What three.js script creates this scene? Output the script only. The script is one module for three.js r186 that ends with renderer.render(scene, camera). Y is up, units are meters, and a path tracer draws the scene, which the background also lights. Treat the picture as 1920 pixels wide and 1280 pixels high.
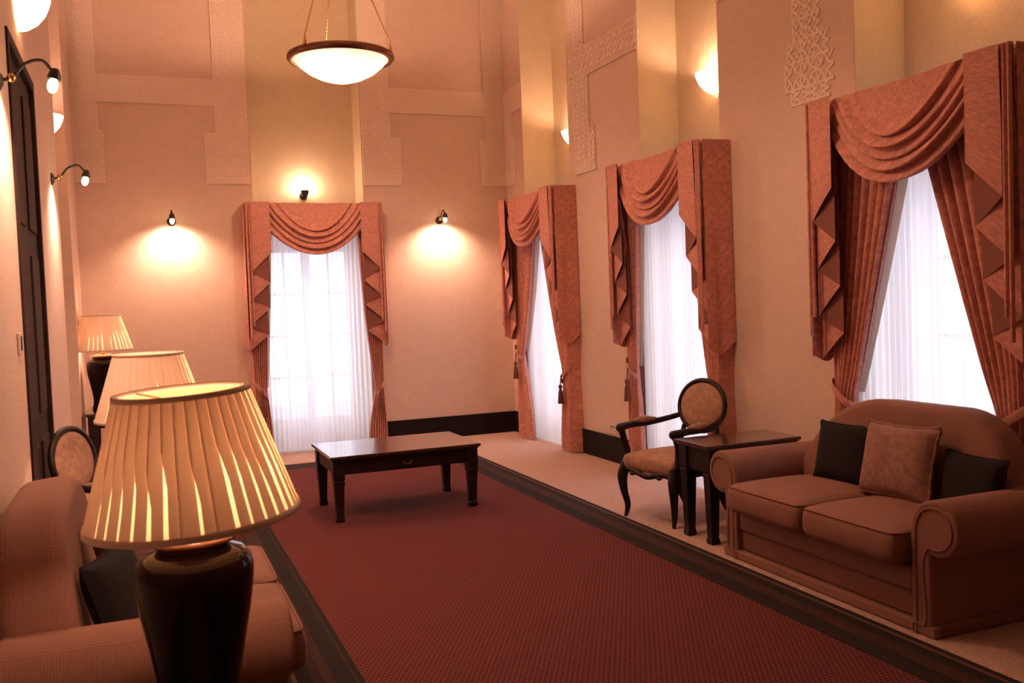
import * as THREE from 'three';
import { mergeGeometries, mergeVertices } from 'three/addons/utils/BufferGeometryUtils.js';
import { RoundedBoxGeometry } from 'three/addons/geometries/RoundedBoxGeometry.js';

// ---------------------------------------------------------------- camera, sky, exposure
const scene = new THREE.Scene();
const D2R = Math.PI / 180;
const camera = new THREE.PerspectiveCamera(2 * Math.atan(640 / 1761.5) / D2R, 1.5, 0.05, 200);
{
  const yaw = 21.578 * D2R, pitch = -2.544 * D2R, roll = -2.172 * D2R;
  const f = new THREE.Vector3(Math.sin(yaw) * Math.cos(pitch), Math.sin(pitch), -Math.cos(yaw) * Math.cos(pitch));
  const r = new THREE.Vector3(Math.cos(yaw), 0, Math.sin(yaw));
  const u = new THREE.Vector3().crossVectors(r, f);
  const r2 = r.clone().multiplyScalar(Math.cos(roll)).addScaledVector(u, Math.sin(roll));
  const u2 = u.clone().multiplyScalar(Math.cos(roll)).addScaledVector(r, -Math.sin(roll));
  camera.quaternion.setFromRotationMatrix(new THREE.Matrix4().makeBasis(r2, u2, f.clone().negate()));
  camera.position.set(0, 1.6, 0);
}
camera.filmGauge = 36;
camera.focus = 7.5;
camera.userData.fStop = 5.6;
scene.background = new THREE.Color().setRGB(3.8, 3.9, 4.45);      // bright overcast daylight
const renderer = new THREE.WebGLRenderer({ antialias: true });
renderer.toneMapping = THREE.LinearToneMapping;
renderer.toneMappingExposure = 1.2;
renderer.shadowMap.enabled = true;
const WARM = [1.0, 0.585, 0.37];                                  // incandescent lamps on daylight film
const POWER = { pendant: 1.9, pendantDown: 6.0, bowl: 1.35, goose: 5.0, up: 0.7, lamp: 0.58 };

// ---------------------------------------------------------------- helpers
let seed = 12345;
const rnd = () => { seed = (seed * 1664525 + 1013904223) >>> 0; return seed / 4294967296; };
const lin = (r, g, b) => new THREE.Color().setRGB(r, g, b);
const lerp = (a, b, t) => a + (b - a) * t;
const clamp = (x, a, b) => Math.min(b, Math.max(a, x));
const sm = (x) => { x = clamp(x, 0, 1); return x * x * (3 - 2 * x); };
const V = (x, y, z) => new THREE.Vector3(x, y, z);

function hashNoise(n, s) {                 // tileable value noise on an n-cell lattice
  const g = new Float32Array(n * n); let h = s;
  for (let i = 0; i < n * n; i++) { h = (h * 1664525 + 1013904223) >>> 0; g[i] = h / 4294967296; }
  return (x, y) => {
    x = ((x % 1) + 1) % 1 * n; y = ((y % 1) + 1) % 1 * n;
    const i = Math.floor(x), j = Math.floor(y), a = sm(x - i), b = sm(y - j), q = (p, r) => g[(r % n) * n + (p % n)];
    return lerp(lerp(q(i, j), q(i + 1, j), a), lerp(q(i, j + 1), q(i + 1, j + 1), a), b);
  };
}
function tex(n, fn, size, srgb = true) {   // size: metres per repeat
  const d = new Uint8Array(n * n * 4);
  for (let j = 0; j < n; j++) for (let i = 0; i < n; i++) {
    const c = fn((i + 0.5) / n, (j + 0.5) / n), k = (j * n + i) * 4;
    for (let q = 0; q < 3; q++) d[k + q] = clamp(Math.round(255 * (Array.isArray(c) ? c[q] : c)), 0, 255);
    d[k + 3] = 255;
  }
  const t = new THREE.DataTexture(d, n, n, THREE.RGBAFormat);
  t.wrapS = t.wrapT = THREE.RepeatWrapping; t.magFilter = THREE.LinearFilter; t.minFilter = THREE.LinearMipmapLinearFilter; t.generateMipmaps = true;
  if (srgb) t.colorSpace = THREE.SRGBColorSpace;
  const s = Array.isArray(size) ? size : [size, size];
  t.repeat.set(1 / s[0], 1 / s[1]); t.needsUpdate = true;
  return t;
}
function uvBox(g) {                        // texture coordinates in metres, by the way each face points
  const p = g.attributes.position, n = g.attributes.normal, uv = new Float32Array(p.count * 2);
  for (let i = 0; i < p.count; i++) {
    const x = Math.abs(n.getX(i)), y = Math.abs(n.getY(i)), z = Math.abs(n.getZ(i));
    if (y >= x && y >= z) { uv[2 * i] = p.getX(i); uv[2 * i + 1] = p.getZ(i); }
    else if (x >= z) { uv[2 * i] = p.getZ(i); uv[2 * i + 1] = p.getY(i); }
    else { uv[2 * i] = p.getX(i); uv[2 * i + 1] = p.getY(i); }
  }
  g.setAttribute('uv', new THREE.BufferAttribute(uv, 2));
  return g;
}
function plain(g) {
  const o = g.index ? g.toNonIndexed() : g;
  for (const k of Object.keys(o.attributes)) if (!['position', 'normal', 'uv'].includes(k)) o.deleteAttribute(k);
  if (!o.attributes.uv) uvBox(o);
  o.morphAttributes = {};
  return o;
}
const merge = (...gs) => mergeGeometries(gs.flat().map(plain), false);
function bx(x0, x1, y0, y1, z0, z1) { return uvBox(new THREE.BoxGeometry(x1 - x0, y1 - y0, z1 - z0).translate((x0 + x1) / 2, (y0 + y1) / 2, (z0 + z1) / 2).toNonIndexed()); }
function rbx(x0, x1, y0, y1, z0, z1, r = 0.006, s = 2) { return uvBox(new RoundedBoxGeometry(x1 - x0, y1 - y0, z1 - z0, s, Math.min(r, (x1 - x0) / 2.01, (y1 - y0) / 2.01, (z1 - z0) / 2.01)).translate((x0 + x1) / 2, (y0 + y1) / 2, (z0 + z1) / 2)); }
function grid(nu, nv, fn, uvf) {
  const pos = [], uv = [], idx = [];
  for (let j = 0; j <= nv; j++) for (let i = 0; i <= nu; i++) {
    const p = fn(i / nu, j / nv); pos.push(...p);
    const t = uvf ? uvf(i / nu, j / nv, p) : [p[0], p[1]]; uv.push(t[0], t[1]);
  }
  for (let j = 0; j < nv; j++) for (let i = 0; i < nu; i++) { const a = j * (nu + 1) + i, b = a + 1, c = a + nu + 1, d = c + 1; idx.push(a, c, b, b, c, d); }
  const g = new THREE.BufferGeometry();
  g.setAttribute('position', new THREE.Float32BufferAttribute(pos, 3)); g.setAttribute('uv', new THREE.Float32BufferAttribute(uv, 2)); g.setIndex(idx);
  g.computeVertexNormals();
  return g;
}
function sweep(points, radius, { n = 24, radial = 10, closed = false, flat = 1, caps = true } = {}) {
  const c = new THREE.CatmullRomCurve3(points.map((p) => (p.isVector3 ? p : V(...p))), closed, 'centripetal');
  const fr = c.computeFrenetFrames(n, closed), R = typeof radius === 'function' ? radius : Array.isArray(radius) ? (t) => { const q = t * (radius.length - 1), i = Math.min(radius.length - 2, Math.floor(q)); return lerp(radius[i], radius[i + 1], q - i); } : () => radius;
  const g = grid(radial, n, (u, v) => {
    const i = Math.round(v * n), p = c.getPointAt(v), a = u * Math.PI * 2, r = R(v);
    p.addScaledVector(fr.normals[i], Math.cos(a) * r * flat).addScaledVector(fr.binormals[i], Math.sin(a) * r);
    return p.toArray();
  }, (u, v) => [u * 0.1, v * c.getLength()]);
  const parts = [g];
  if (caps && !closed) for (const v of [0, 1]) parts.push(new THREE.SphereGeometry(R(v), radial, 6).translate(...c.getPointAt(v).toArray()));
  return merge(parts);
}
function lathe(prof, seg = 40, phi0 = 0, phi = Math.PI * 2) { return new THREE.LatheGeometry(prof.map(([r, y]) => new THREE.Vector2(Math.max(r, 0.0005), y)), seg, phi0, phi); }
function soft(w, h, d, r, { crown = 0, crownB = 0, seg = 14 } = {}) {  // upholstered block, centred
  const g = new THREE.BoxGeometry(w, h, d, seg, 8, seg), p = g.attributes.position, i = [w / 2 - r, h / 2 - r, d / 2 - r];
  for (let k = 0; k < p.count; k++) {
    const v = [p.getX(k), p.getY(k), p.getZ(k)].map((c, q) => { const s = [w, h, d][q] / 2; const e = c / s; return s * Math.sign(e) * (1 - Math.pow(Math.max(0, 1 - Math.abs(e)), 1.5)); });
    const q = v.map((c, m) => clamp(c, -i[m], i[m])), e = V(v[0] - q[0], v[1] - q[1], v[2] - q[2]);
    if (e.length() > 1e-6) e.setLength(r);
    let x = q[0] + e.x, y = q[1] + e.y, z = q[2] + e.z;
    const a = (1 - Math.pow(Math.abs(2 * x / w), 2.4)) * (1 - Math.pow(Math.abs(2 * z / d), 2.4));
    y += y > 0 ? crown * a * (y / (h / 2)) : -crownB * a;
    p.setXYZ(k, x, y, z);
  }
  g.deleteAttribute('uv'); g.deleteAttribute('normal');
  const m = mergeVertices(g, 1e-5); m.computeVertexNormals();
  return uvBox(m.toNonIndexed());
}
const used = {};
const numbered = (n) => { const k = used[n] = (used[n] ?? -1) + 1; return k ? `${n}_${String(k).padStart(3, '0')}` : n; };
function part(name, g, m, parent) { const o = new THREE.Mesh(g, m); o.name = name; o.castShadow = o.receiveShadow = true; parent.add(o); return o; }
function thing(name, label, category, [x, y, z] = [0, 0, 0], turn = 0, group) {
  const o = new THREE.Group(); o.name = numbered(name); scene.add(o); o.position.set(x, y, z); o.rotation.y = turn;
  o.userData = { label, category }; if (group) o.userData.group = group;
  return o;
}
function single(name, g, m, label, category, group) { const o = part(numbered(name), g, m, scene); o.userData = { label, category }; if (group) o.userData.group = group; return o; }
function struct(name, g, m, label, category) { const o = g ? part(name, g, m, scene) : new THREE.Group(); if (!g) { o.name = name; scene.add(o); } o.userData = { kind: 'structure', label, category }; return o; }
function copyOf(src, label, pos, turn) { const c = src.clone(); c.name = numbered(src.name.replace(/_\d{3}$/, '')); c.userData = { ...src.userData, label }; scene.add(c); c.position.set(...pos); c.rotation.y = turn; return c; }

// ---------------------------------------------------------------- materials
const n8 = hashNoise(8, 7), n16 = hashNoise(16, 3), n64 = hashNoise(64, 9), n128 = hashNoise(128, 5);
const std = (c, o = {}) => new THREE.MeshStandardMaterial({ color: c, roughness: 0.9, side: THREE.DoubleSide, ...o });
const phy = (c, o = {}) => new THREE.MeshPhysicalMaterial({ color: c, roughness: 0.5, side: THREE.DoubleSide, ...o });
const plasterMap = tex(256, (x, y) => 0.93 + 0.05 * n128(x, y) + 0.02 * n16(x, y), 1.1);
const plasterBump = tex(256, (x, y) => n128(x, y) * 0.6 + n64(x, y) * 0.4, 0.7, false);
const damaskMap = tex(256, (x, y) => { const a = n16(x, y) * 0.5 + n64(x, y) * 0.3 + n128(x, y) * 0.2; return 0.74 + 0.34 * a; }, 0.35);
const weaveBump = tex(128, (x, y) => 0.5 + 0.25 * Math.sin(x * Math.PI * 64) * Math.sin(y * Math.PI * 64) + 0.25 * n64(x, y), 0.16, false);
const ribMap = tex(256, (x, y) => 0.86 + 0.06 * Math.sin(x * Math.PI * 2 * 24) + 0.14 * (n128(x, y) - 0.5), 0.20);
const ribBump = tex(256, (x, y) => 0.5 + 0.35 * Math.sin(x * Math.PI * 2 * 24) + 0.15 * n128(x, y), 0.20, false);
const carpetMap = tex(256, (x, y) => 0.82 + 0.20 * (n128(x, y) - 0.5) + 0.12 * n64(x, y), 0.5);
const carpetBump = tex(256, (x, y) => n128(x, y), 0.5, false);
const woodMap = tex(256, (x, y) => { const g = n8(x * 0.5, y) + 0.4 * n64(x, y * 0.1); return 0.68 + 0.26 * Math.abs(Math.sin(g * 9)); }, [0.25, 0.9]);
// rug: red-brown ground with rows of small dark lozenges
const rugMap = tex(256, (x, y) => {
  const s = 8, a = (x * s) % 1, b = (y * s) % 1, stagger = Math.floor(y * s) % 2 ? 0.5 : 0;
  const u = ((a + stagger) % 1) - 0.5, v = b - 0.5, d = Math.abs(u) * 1.25 + Math.abs(v) * 1.7;
  const dark = 1 - sm((d - 0.42) / 0.22), n = 0.85 + 0.3 * (n128(x, y) - 0.5);
  return [lerp(0.52, 0.10, dark) * n, lerp(0.20, 0.045, dark) * n, lerp(0.20, 0.065, dark) * n];
}, [0.20, 0.18]);
const borderMap = tex(128, (x, y) => 0.75 + 0.4 * (n64(x, y) - 0.5), 0.2);

const M = {
  wall: std(lin(0.79, 0.61, 0.54), { map: plasterMap, bumpMap: plasterBump, bumpScale: 0.0012 }),
  recess: std(lin(0.80, 0.67, 0.50), { map: plasterMap, bumpMap: plasterBump, bumpScale: 0.001 }),  // yellower than the wall: warm lamp light put into the colour
  relief: std(lin(0.88, 0.73, 0.66), { roughness: 0.85 }),
  ceiling: std(lin(0.80, 0.66, 0.54)),
  carpet: std(lin(0.72, 0.49, 0.42), { map: carpetMap, bumpMap: carpetBump, bumpScale: 0.004, roughness: 1 }),
  rug: std(lin(1, 1, 1), { map: rugMap, bumpMap: carpetBump, bumpScale: 0.003, roughness: 1 }),
  rugDark: std(lin(0.018, 0.008, 0.011), { map: borderMap, roughness: 1 }),
  rugRed: std(lin(0.075, 0.020, 0.020), { map: borderMap, roughness: 1 }),
  rugLine: std(lin(0.22, 0.09, 0.065), { map: borderMap, roughness: 1 }),
  damask: phy(lin(0.76, 0.34, 0.29), { map: damaskMap, bumpMap: weaveBump, bumpScale: 0.0008, roughness: 0.75, sheen: 0.3, sheenRoughness: 0.5, sheenColor: lin(0.6, 0.35, 0.25) }),
  drapeLining: phy(lin(0.62, 0.50, 0.42), { roughness: 1, transmission: 0.35, thickness: 0, specularIntensity: 0 }),
  tailShade: std(lin(0.26, 0.10, 0.085)),  // same damask folded back, its shade put into a darker colour
  cord: std(lin(0.16, 0.06, 0.04)),
  sheer: phy(lin(0.93, 0.92, 0.95), { roughness: 0.93, transmission: 0.66, thickness: 0, specularIntensity: 0.1 }),
  sofa: std(lin(0.40, 0.195, 0.155), { map: ribMap, bumpMap: ribBump, bumpScale: 0.0008, roughness: 0.95 }),
  piping: std(lin(0.27, 0.13, 0.10)),
  darkPillow: std(lin(0.010, 0.007, 0.009), { roughness: 1, bumpMap: weaveBump, bumpScale: 0.001 }),
  patPillow: std(lin(0.36, 0.19, 0.16), { map: damaskMap, bumpMap: weaveBump, bumpScale: 0.0015 }),
  wood: phy(lin(0.030, 0.014, 0.012), { map: woodMap, roughness: 0.42, specularIntensity: 0.6 }),
  woodTop: phy(lin(0.085, 0.036, 0.026), { map: woodMap, roughness: 0.25, clearcoat: 1, clearcoatRoughness: 0.12 }),
  base: phy(lin(0.016, 0.008, 0.009), { map: woodMap, roughness: 0.65, specularIntensity: 0.4 }),
  door: phy(lin(0.055, 0.026, 0.024), { map: woodMap, roughness: 0.8, specularIntensity: 0.4 }),
  chairFabric: std(lin(0.50, 0.29, 0.21), { map: damaskMap, bumpMap: weaveBump, bumpScale: 0.001 }),
  frame: std(lin(0.55, 0.54, 0.56), { roughness: 0.5 }),
  glass: phy(lin(1, 1, 1), { roughness: 0.0, transmission: 1, thickness: 0 }),
  terrace: std(lin(0.42, 0.45, 0.55)),
  brass: std(lin(0.62, 0.36, 0.14), { metalness: 1, roughness: 0.28 }),
  bronze: std(lin(0.16, 0.075, 0.05), { metalness: 0.9, roughness: 0.3 }),
  black: std(lin(0.02, 0.014, 0.012), { roughness: 0.45 }),
  opal: phy(lin(0.92, 0.80, 0.55), { roughness: 1, transmission: 0.30, thickness: 0, specularIntensity: 0.3 }),
  opalThin: phy(lin(0.94, 0.82, 0.56), { roughness: 1, transmission: 0.30, thickness: 0, specularIntensity: 0.3, emissive: lin(1.0, 0.66, 0.30), emissiveIntensity: 0.5 }),
  bulb: std(lin(0.9, 0.8, 0.6), { emissive: lin(1, 0.72, 0.36), emissiveIntensity: 9 }),
  bulbSoft: std(lin(0.9, 0.8, 0.6), { emissive: lin(1, 0.66, 0.30), emissiveIntensity: 4 }),
  glaze: phy(lin(0.010, 0.005, 0.005), { roughness: 0.12, specularIntensity: 0.22 }),
  glazeLip: phy(lin(0.16, 0.055, 0.028), { roughness: 0.16, clearcoat: 1, clearcoatRoughness: 0.08 }),  // redder than the body: glow reflected from the shade put into the colour
  liner: phy(lin(0.90, 0.72, 0.48), { roughness: 1, transmission: 0.6, thickness: 0, specularIntensity: 0 }),
  pleat: phy(lin(0.88, 0.74, 0.68), { roughness: 1, transmission: 0.11, thickness: 0, specularIntensity: 0 }),
  shadeTrim: std(lin(0.84, 0.70, 0.60)),
  plate: std(lin(0.70, 0.56, 0.46), { roughness: 0.5 }),
};
const warm = () => lin(...WARM);
function point(parent, x, y, z, I, r = 1.5) { const l = new THREE.PointLight(warm(), I); l.position.set(x, y, z); l.castShadow = true; l.shadow.radius = r; l.name = 'bulb_light'; parent.add(l); return l; }

// ---------------------------------------------------------------- room shell
const XL = -0.54, XR = 4.2, ZB = -10.6, ZF = 2.4, H = 6.2, ND = 0.4, T = 0.2;
const BAYS = [-9.44, -6.75, -4.06], NW = 0.615, WIN_W = 0.56, WIN_H = 2.34, BX = 1.83;

struct('floor', bx(XL - 0.3, XR + ND + T, -0.2, 0, ZB - ND - T, ZF + T), M.carpet, 'plain beige fitted carpet covering the floor around the rug', 'floor');
struct('ceiling', bx(XL - 0.3, XR + ND + T, H, H + 0.2, ZB - ND - T, ZF + T), M.ceiling, 'plain plaster ceiling high above the lounge', 'ceiling');
struct('wall_front', bx(XL - 0.3, XR + ND + T, 0, H, ZF, ZF + T), M.door, 'unseen wall behind the viewer, dark timber finish added to cut bounced light', 'wall');  // unseen wall, dark finish added to cut bounced light and reflections
struct('terrace', merge(bx(XR + ND + T, XR + 5, -0.2, -0.02, -16, ZF), bx(XL - 0.3, XR + ND + T, -0.2, -0.02, -16, ZB - ND - T)), M.terrace, 'pale paved terrace outside the tall windows', 'terrace');
{ // right wall: piers between three deep window recesses
  const g = [], edges = [ZB - ND - T, ...BAYS.flatMap((c) => [c - NW, c + NW]), ZF];
  for (let i = 0; i < edges.length; i += 2) g.push(bx(XR, XR + ND + T, 0, H, edges[i], edges[i + 1]));
  const w = struct('wall_right', merge(g), M.wall, 'pinkish plaster wall with three tall window recesses on the right', 'wall');
  for (const c of BAYS) part('recess_back', merge(
    bx(XR + ND, XR + ND + T, 0, H, c - NW, c - WIN_W), bx(XR + ND, XR + ND + T, 0, H, c + WIN_W, c + NW),
    bx(XR + ND, XR + ND + T, WIN_H, H, c - WIN_W, c + WIN_W), bx(XR + ND, XR + ND + T, 0, 0.04, c - WIN_W, c + WIN_W),
    bx(XR + 0.002, XR + ND, 0, H, c - NW, c - NW + 0.004), bx(XR + 0.002, XR + ND, 0, H, c + NW - 0.004, c + NW)), M.recess, w);
}
{ // far wall with one recess
  const x0 = BX - NW, x1 = BX + NW, z0 = ZB - ND - T;
  const w = struct('wall_back', merge(bx(XL - 0.3, x0, 0, H, z0, ZB), bx(x1, XR, 0, H, z0, ZB)), M.wall, 'pinkish plaster end wall with one tall window recess', 'wall');
  part('recess_back', merge(
    bx(x0, BX - WIN_W, 0, H, z0, ZB - ND), bx(BX + WIN_W, x1, 0, H, z0, ZB - ND), bx(BX - WIN_W, BX + WIN_W, WIN_H, H, z0, ZB - ND), bx(BX - WIN_W, BX + WIN_W, 0, 0.04, z0, ZB - ND),
    bx(x0, x0 + 0.004, 0, H, ZB - ND, ZB - 0.002), bx(x1 - 0.004, x1, 0, H, ZB - ND, ZB - 0.002)), M.recess, w);
}
const DOOR = [-6.5, -5.25], DOOR_H = 3.04, LN = [-9.5, -8.2];
struct('wall_left', merge(
  bx(XL - 0.3, XL, 0, H, ZB, LN[0]), bx(XL - 0.3, XL, 0, H, LN[1], DOOR[0]), bx(XL - 0.3, XL - 0.14, 0, H, LN[0], LN[1]),
  bx(XL - 0.3, XL, DOOR_H, H, DOOR[0], DOOR[1]), bx(XL - 0.3, XL, 0, H, DOOR[1], ZF)), M.wall, 'pinkish plaster wall on the left with dark door and shallow niche', 'wall');
// baseboards
const BH = 0.25, BT = 0.022;
{
  const g = []; const e = [ZB, ...BAYS.flatMap((c) => [c - NW, c + NW]), ZF];
  for (let i = 0; i < e.length; i += 2) g.push(rbx(XR - BT, XR, 0, BH, e[i] + (i ? 0 : 0.0), e[i + 1], 0.005));
  struct('baseboard_right', merge(g), M.base, 'tall dark wooden baseboard under the right wall between window recesses', 'baseboard');
  struct('baseboard_back', merge(rbx(XL + BT, BX - NW, 0, BH, ZB, ZB + BT, 0.005), rbx(BX + NW, XR - BT, 0, BH, ZB, ZB + BT, 0.005)), M.base, 'tall dark wooden baseboard along the end wall', 'baseboard');
  struct('baseboard_left', merge(rbx(XL, XL + BT, 0, BH, ZB, LN[0], 0.005), rbx(XL, XL + BT, 0, BH, LN[1], DOOR[0] - 0.07, 0.005), rbx(XL, XL + BT, 0, BH, DOOR[1] + 0.07, ZF, 0.005)), M.base, 'tall dark wooden baseboard along the left wall', 'baseboard');
}
{ // dark double door in the left wall
  const d = struct('door_1', null, null, 'tall dark wooden double door in the left wall', 'door');
  part('door_frame', merge(rbx(XL - 0.1, XL + 0.012, 0, DOOR_H + 0.0, DOOR[0] - 0.0, DOOR[0] + 0.06), rbx(XL - 0.1, XL + 0.012, 0, DOOR_H, DOOR[1] - 0.06, DOOR[1]), rbx(XL - 0.1, XL + 0.012, DOOR_H - 0.06, DOOR_H, DOOR[0] + 0.06, DOOR[1] - 0.06)), M.door, d);
  const mid = (DOOR[0] + DOOR[1]) / 2;
  for (const [a, b] of [[DOOR[0] + 0.062, mid - 0.002], [mid + 0.002, DOOR[1] - 0.062]]) {
    const leaf = part('door_leaf', rbx(XL - 0.06, XL - 0.015, 0.01, DOOR_H - 0.062, a, b), M.door, d);
    for (const [y0, y1] of [[0.15, 0.9], [1.05, 1.95], [2.1, 2.85]]) part('door_panel', rbx(XL - 0.016, XL - 0.004, y0, y1, a + 0.09, b - 0.09, 0.005), M.door, leaf);
  }
}
// windows in the recesses: two leaves with glazing bars
function windowFrame(n, [x, y, z], turn, label) {
  const w = struct(`window_${n}`, null, null, label, 'window'); w.position.set(x, y, z); w.rotation.y = turn;
  const W = WIN_W, y0 = 0.04, y1 = WIN_H, zf = 0.02;
  part('window_frame', merge(rbx(-W, -W + 0.05, y0, y1, -0.03, 0.03), rbx(W - 0.05, W, y0, y1, -0.03, 0.03), rbx(-W + 0.05, W - 0.05, y1 - 0.05, y1, -0.03, 0.03), rbx(-W + 0.05, W - 0.05, y0, y0 + 0.05, -0.03, 0.03)), M.frame, w);
  for (const s of [-1, 1]) {
    const a = s < 0 ? -W + 0.05 : 0, b = s < 0 ? 0 : W - 0.05, st = 0.05, q0 = y0 + 0.05, q1 = y1 - 0.05, low = q0 + 0.22;
    const leaf = part('window_leaf', merge(rbx(a, a + st, q0, q1, -zf, zf), rbx(b - st, b, q0, q1, -zf, zf), rbx(a + st, b - st, q1 - st, q1, -zf, zf), rbx(a + st, b - st, q0, low, -zf, zf)), M.frame, w);
    const rows = 4, ph = (q1 - st - low) / rows, mx = (a + b) / 2;
    part('glazing_bar', rbx(mx - 0.011, mx + 0.011, low, q1 - st, -0.012, 0.012, 0.003), M.frame, leaf);
    for (let r = 1; r < rows; r++) part('glazing_bar', rbx(a + st, b - st, low + r * ph - 0.011, low + r * ph + 0.011, -0.012, 0.012, 0.003), M.frame, leaf);
    for (let r = 0; r < rows; r++) for (const c of [0, 1]) {
      const u0 = c ? mx + 0.011 : a + st, u1 = c ? b - st : mx - 0.011, v0 = low + r * ph + 0.011, v1 = v0 + ph - 0.022;
      part('pane', new THREE.PlaneGeometry(u1 - u0, v1 - v0).translate((u0 + u1) / 2, (v0 + v1) / 2, 0), M.glass, leaf);
    }
  }
}
windowFrame(1, [BX, 0, ZB - ND - 0.08], 0, 'tall glazed window behind the sheer curtain of the end wall');
BAYS.forEach((c, i) => windowFrame(i + 2, [XR + ND + 0.08, 0, c], -Math.PI / 2, ['tall glazed window behind the sheer of the farthest right bay', 'tall glazed window behind the sheer beside the armchair', 'tall glazed window behind the right-hand sofa'][i]));

// ---------------------------------------------------------------- carved plaster relief bands
function barGeo(list) {                    // strapwork of bevelled bars: [u0, v0, u1, v1, width, height]
  const pos = [], push = (a, b, c) => pos.push(...a, ...b, ...c);
  for (const [u0, v0, u1, v1, w, h] of list) {
    const L = Math.hypot(u1 - u0, v1 - v0) || 1, nx = -(v1 - v0) / L * w / 2, ny = (u1 - u0) / L * w / 2, ex = (u1 - u0) / L * w * 0.3, ey = (v1 - v0) / L * w * 0.3, k = 0.6;
    const P = (s, e, t) => [(e ? u1 + ex : u0 - ex) + s * nx * (t ? k : 1), (e ? v1 + ey : v0 - ey) + s * ny * (t ? k : 1), t ? h : 0];
    const q = (a, b, c, d) => { push(a, b, c); push(a, c, d); };
    q(P(-1, 0, 1), P(-1, 1, 1), P(1, 1, 1), P(1, 0, 1)); q(P(-1, 0, 0), P(-1, 1, 0), P(-1, 1, 1), P(-1, 0, 1)); q(P(1, 0, 1), P(1, 1, 1), P(1, 1, 0), P(1, 0, 0));
    q(P(-1, 0, 0), P(-1, 0, 1), P(1, 0, 1), P(1, 0, 0)); q(P(-1, 1, 1), P(-1, 1, 0), P(1, 1, 0), P(1, 1, 1));
  }
  const g = new THREE.BufferGeometry(); g.setAttribute('position', new THREE.Float32BufferAttribute(pos, 3)); g.computeVertexNormals();
  return uvBox(g);
}
function starBars(u0, u1, v0, v1, cell, w, h, dense) {
  const nu = Math.max(1, Math.round((u1 - u0) / cell)), nv = Math.max(1, Math.round((v1 - v0) / cell)), su = (u1 - u0) / nu, sv = (v1 - v0) / nv, out = [], th = 64 * D2R, k = 0.5 / (Math.sin(th) + Math.cos(th)), a = k * Math.cos(th), b = k * Math.sin(th);
  for (let i = 0; i < nu; i++) for (let j = 0; j < nv; j++) {
    const P = (x, y) => [u0 + (i + x) * su, v0 + (j + y) * sv], S = (p, q) => out.push([...p, ...q, w, h * (0.85 + 0.3 * rnd())]);
    for (const s of [-1, 1]) { S(P(0.5, 0), P(0.5 + s * a, b)); S(P(0.5, 1), P(0.5 + s * a, 1 - b)); S(P(0, 0.5), P(b, 0.5 + s * a)); S(P(1, 0.5), P(1 - b, 0.5 + s * a)); }
    if (dense) { for (const [x, y] of [[0, 0], [1, 0], [0, 1], [1, 1]]) S(P(x, y), P(0.5 + (x ? a : -a), 0.5 + (y ? a : -a))); S(P(0, 0), P(1, 0)); S(P(0, 0), P(0, 1)); }
  }
  return out;
}
function relief(n, rects, cell, w, h, plate, place, label) {
  const t = struct(`trim_${n}`, null, null, label, 'plaster relief');
  place(t);
  if (plate) part('band', merge(rects.map(([a, b, c, d]) => bx(a, b, c, d, 0, plate))), M.relief, t);
  part('strapwork', barGeo(rects.flatMap(([a, b, c, d]) => starBars(a, b, c, d, cell, w, h, true))).translate(0, 0, plate), M.relief, t);
}
const onBack = (o) => o.position.set(0, 0, ZB);
const onRight = (o) => { o.position.set(XR, 0, 0); o.rotation.y = -Math.PI / 2; };   // own x runs along +z
relief(1, [[0.87, 1.2, 3.5, H], [0.75, 1.2, 2.97, 3.5], [XL, -0.29, 3.5, 3.8], [XL, -0.29, 4.07, H], [XL, -0.25, 2.97, 3.5], [XL, 0.87, 3.8, 4.07]], 0.10, 0.018, 0.007, 0.006, onBack, 'carved plaster bands left of the end-wall recess');
relief(2, [[2.46, 2.78, 3.5, H], [2.46, 2.9, 2.97, 3.5], [3.95, XR, 3.5, 3.8], [3.95, XR, 4.07, H], [3.88, XR, 2.97, 3.5], [2.78, XR, 3.8, 4.07]], 0.10, 0.018, 0.007, 0.006, onBack, 'carved plaster bands right of the end-wall recess');
relief(3, [[ZB, -10.07, 3.8, 4.07], [ZB, -10.35, 3.5, 3.8], [ZB, -10.28, 2.97, 3.5]], 0.10, 0.018, 0.007, 0.006, onRight, 'short carved plaster band beside the room corner');
relief(4, [[-8.76, -8.33, 3.25, 3.78], [-8.70, -8.40, 4.06, H], [-8.66, -8.22, 2.84, 3.25], [-8.80, -7.37, 3.78, 4.06]], 0.115, 0.020, 0.009, 0.006, onRight, 'carved plaster band between the two far right windows');
relief(5, [[-6.12, -4.68, 3.80, 4.08]], 0.115, 0.020, 0.009, 0.006, onRight, 'horizontal carved plaster band between the two near right windows');
relief(6, [[-5.245, -4.98, 3.26, 3.80], [-5.30, -4.90, 3.12, 3.26], [-5.33, -4.86, 2.94, 3.12], [-5.27, -4.90, 2.84, 2.94]], 0.15, 0.024, 0.008, 0, onRight, 'open strapwork plaster pendant left of the nearest window');

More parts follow.
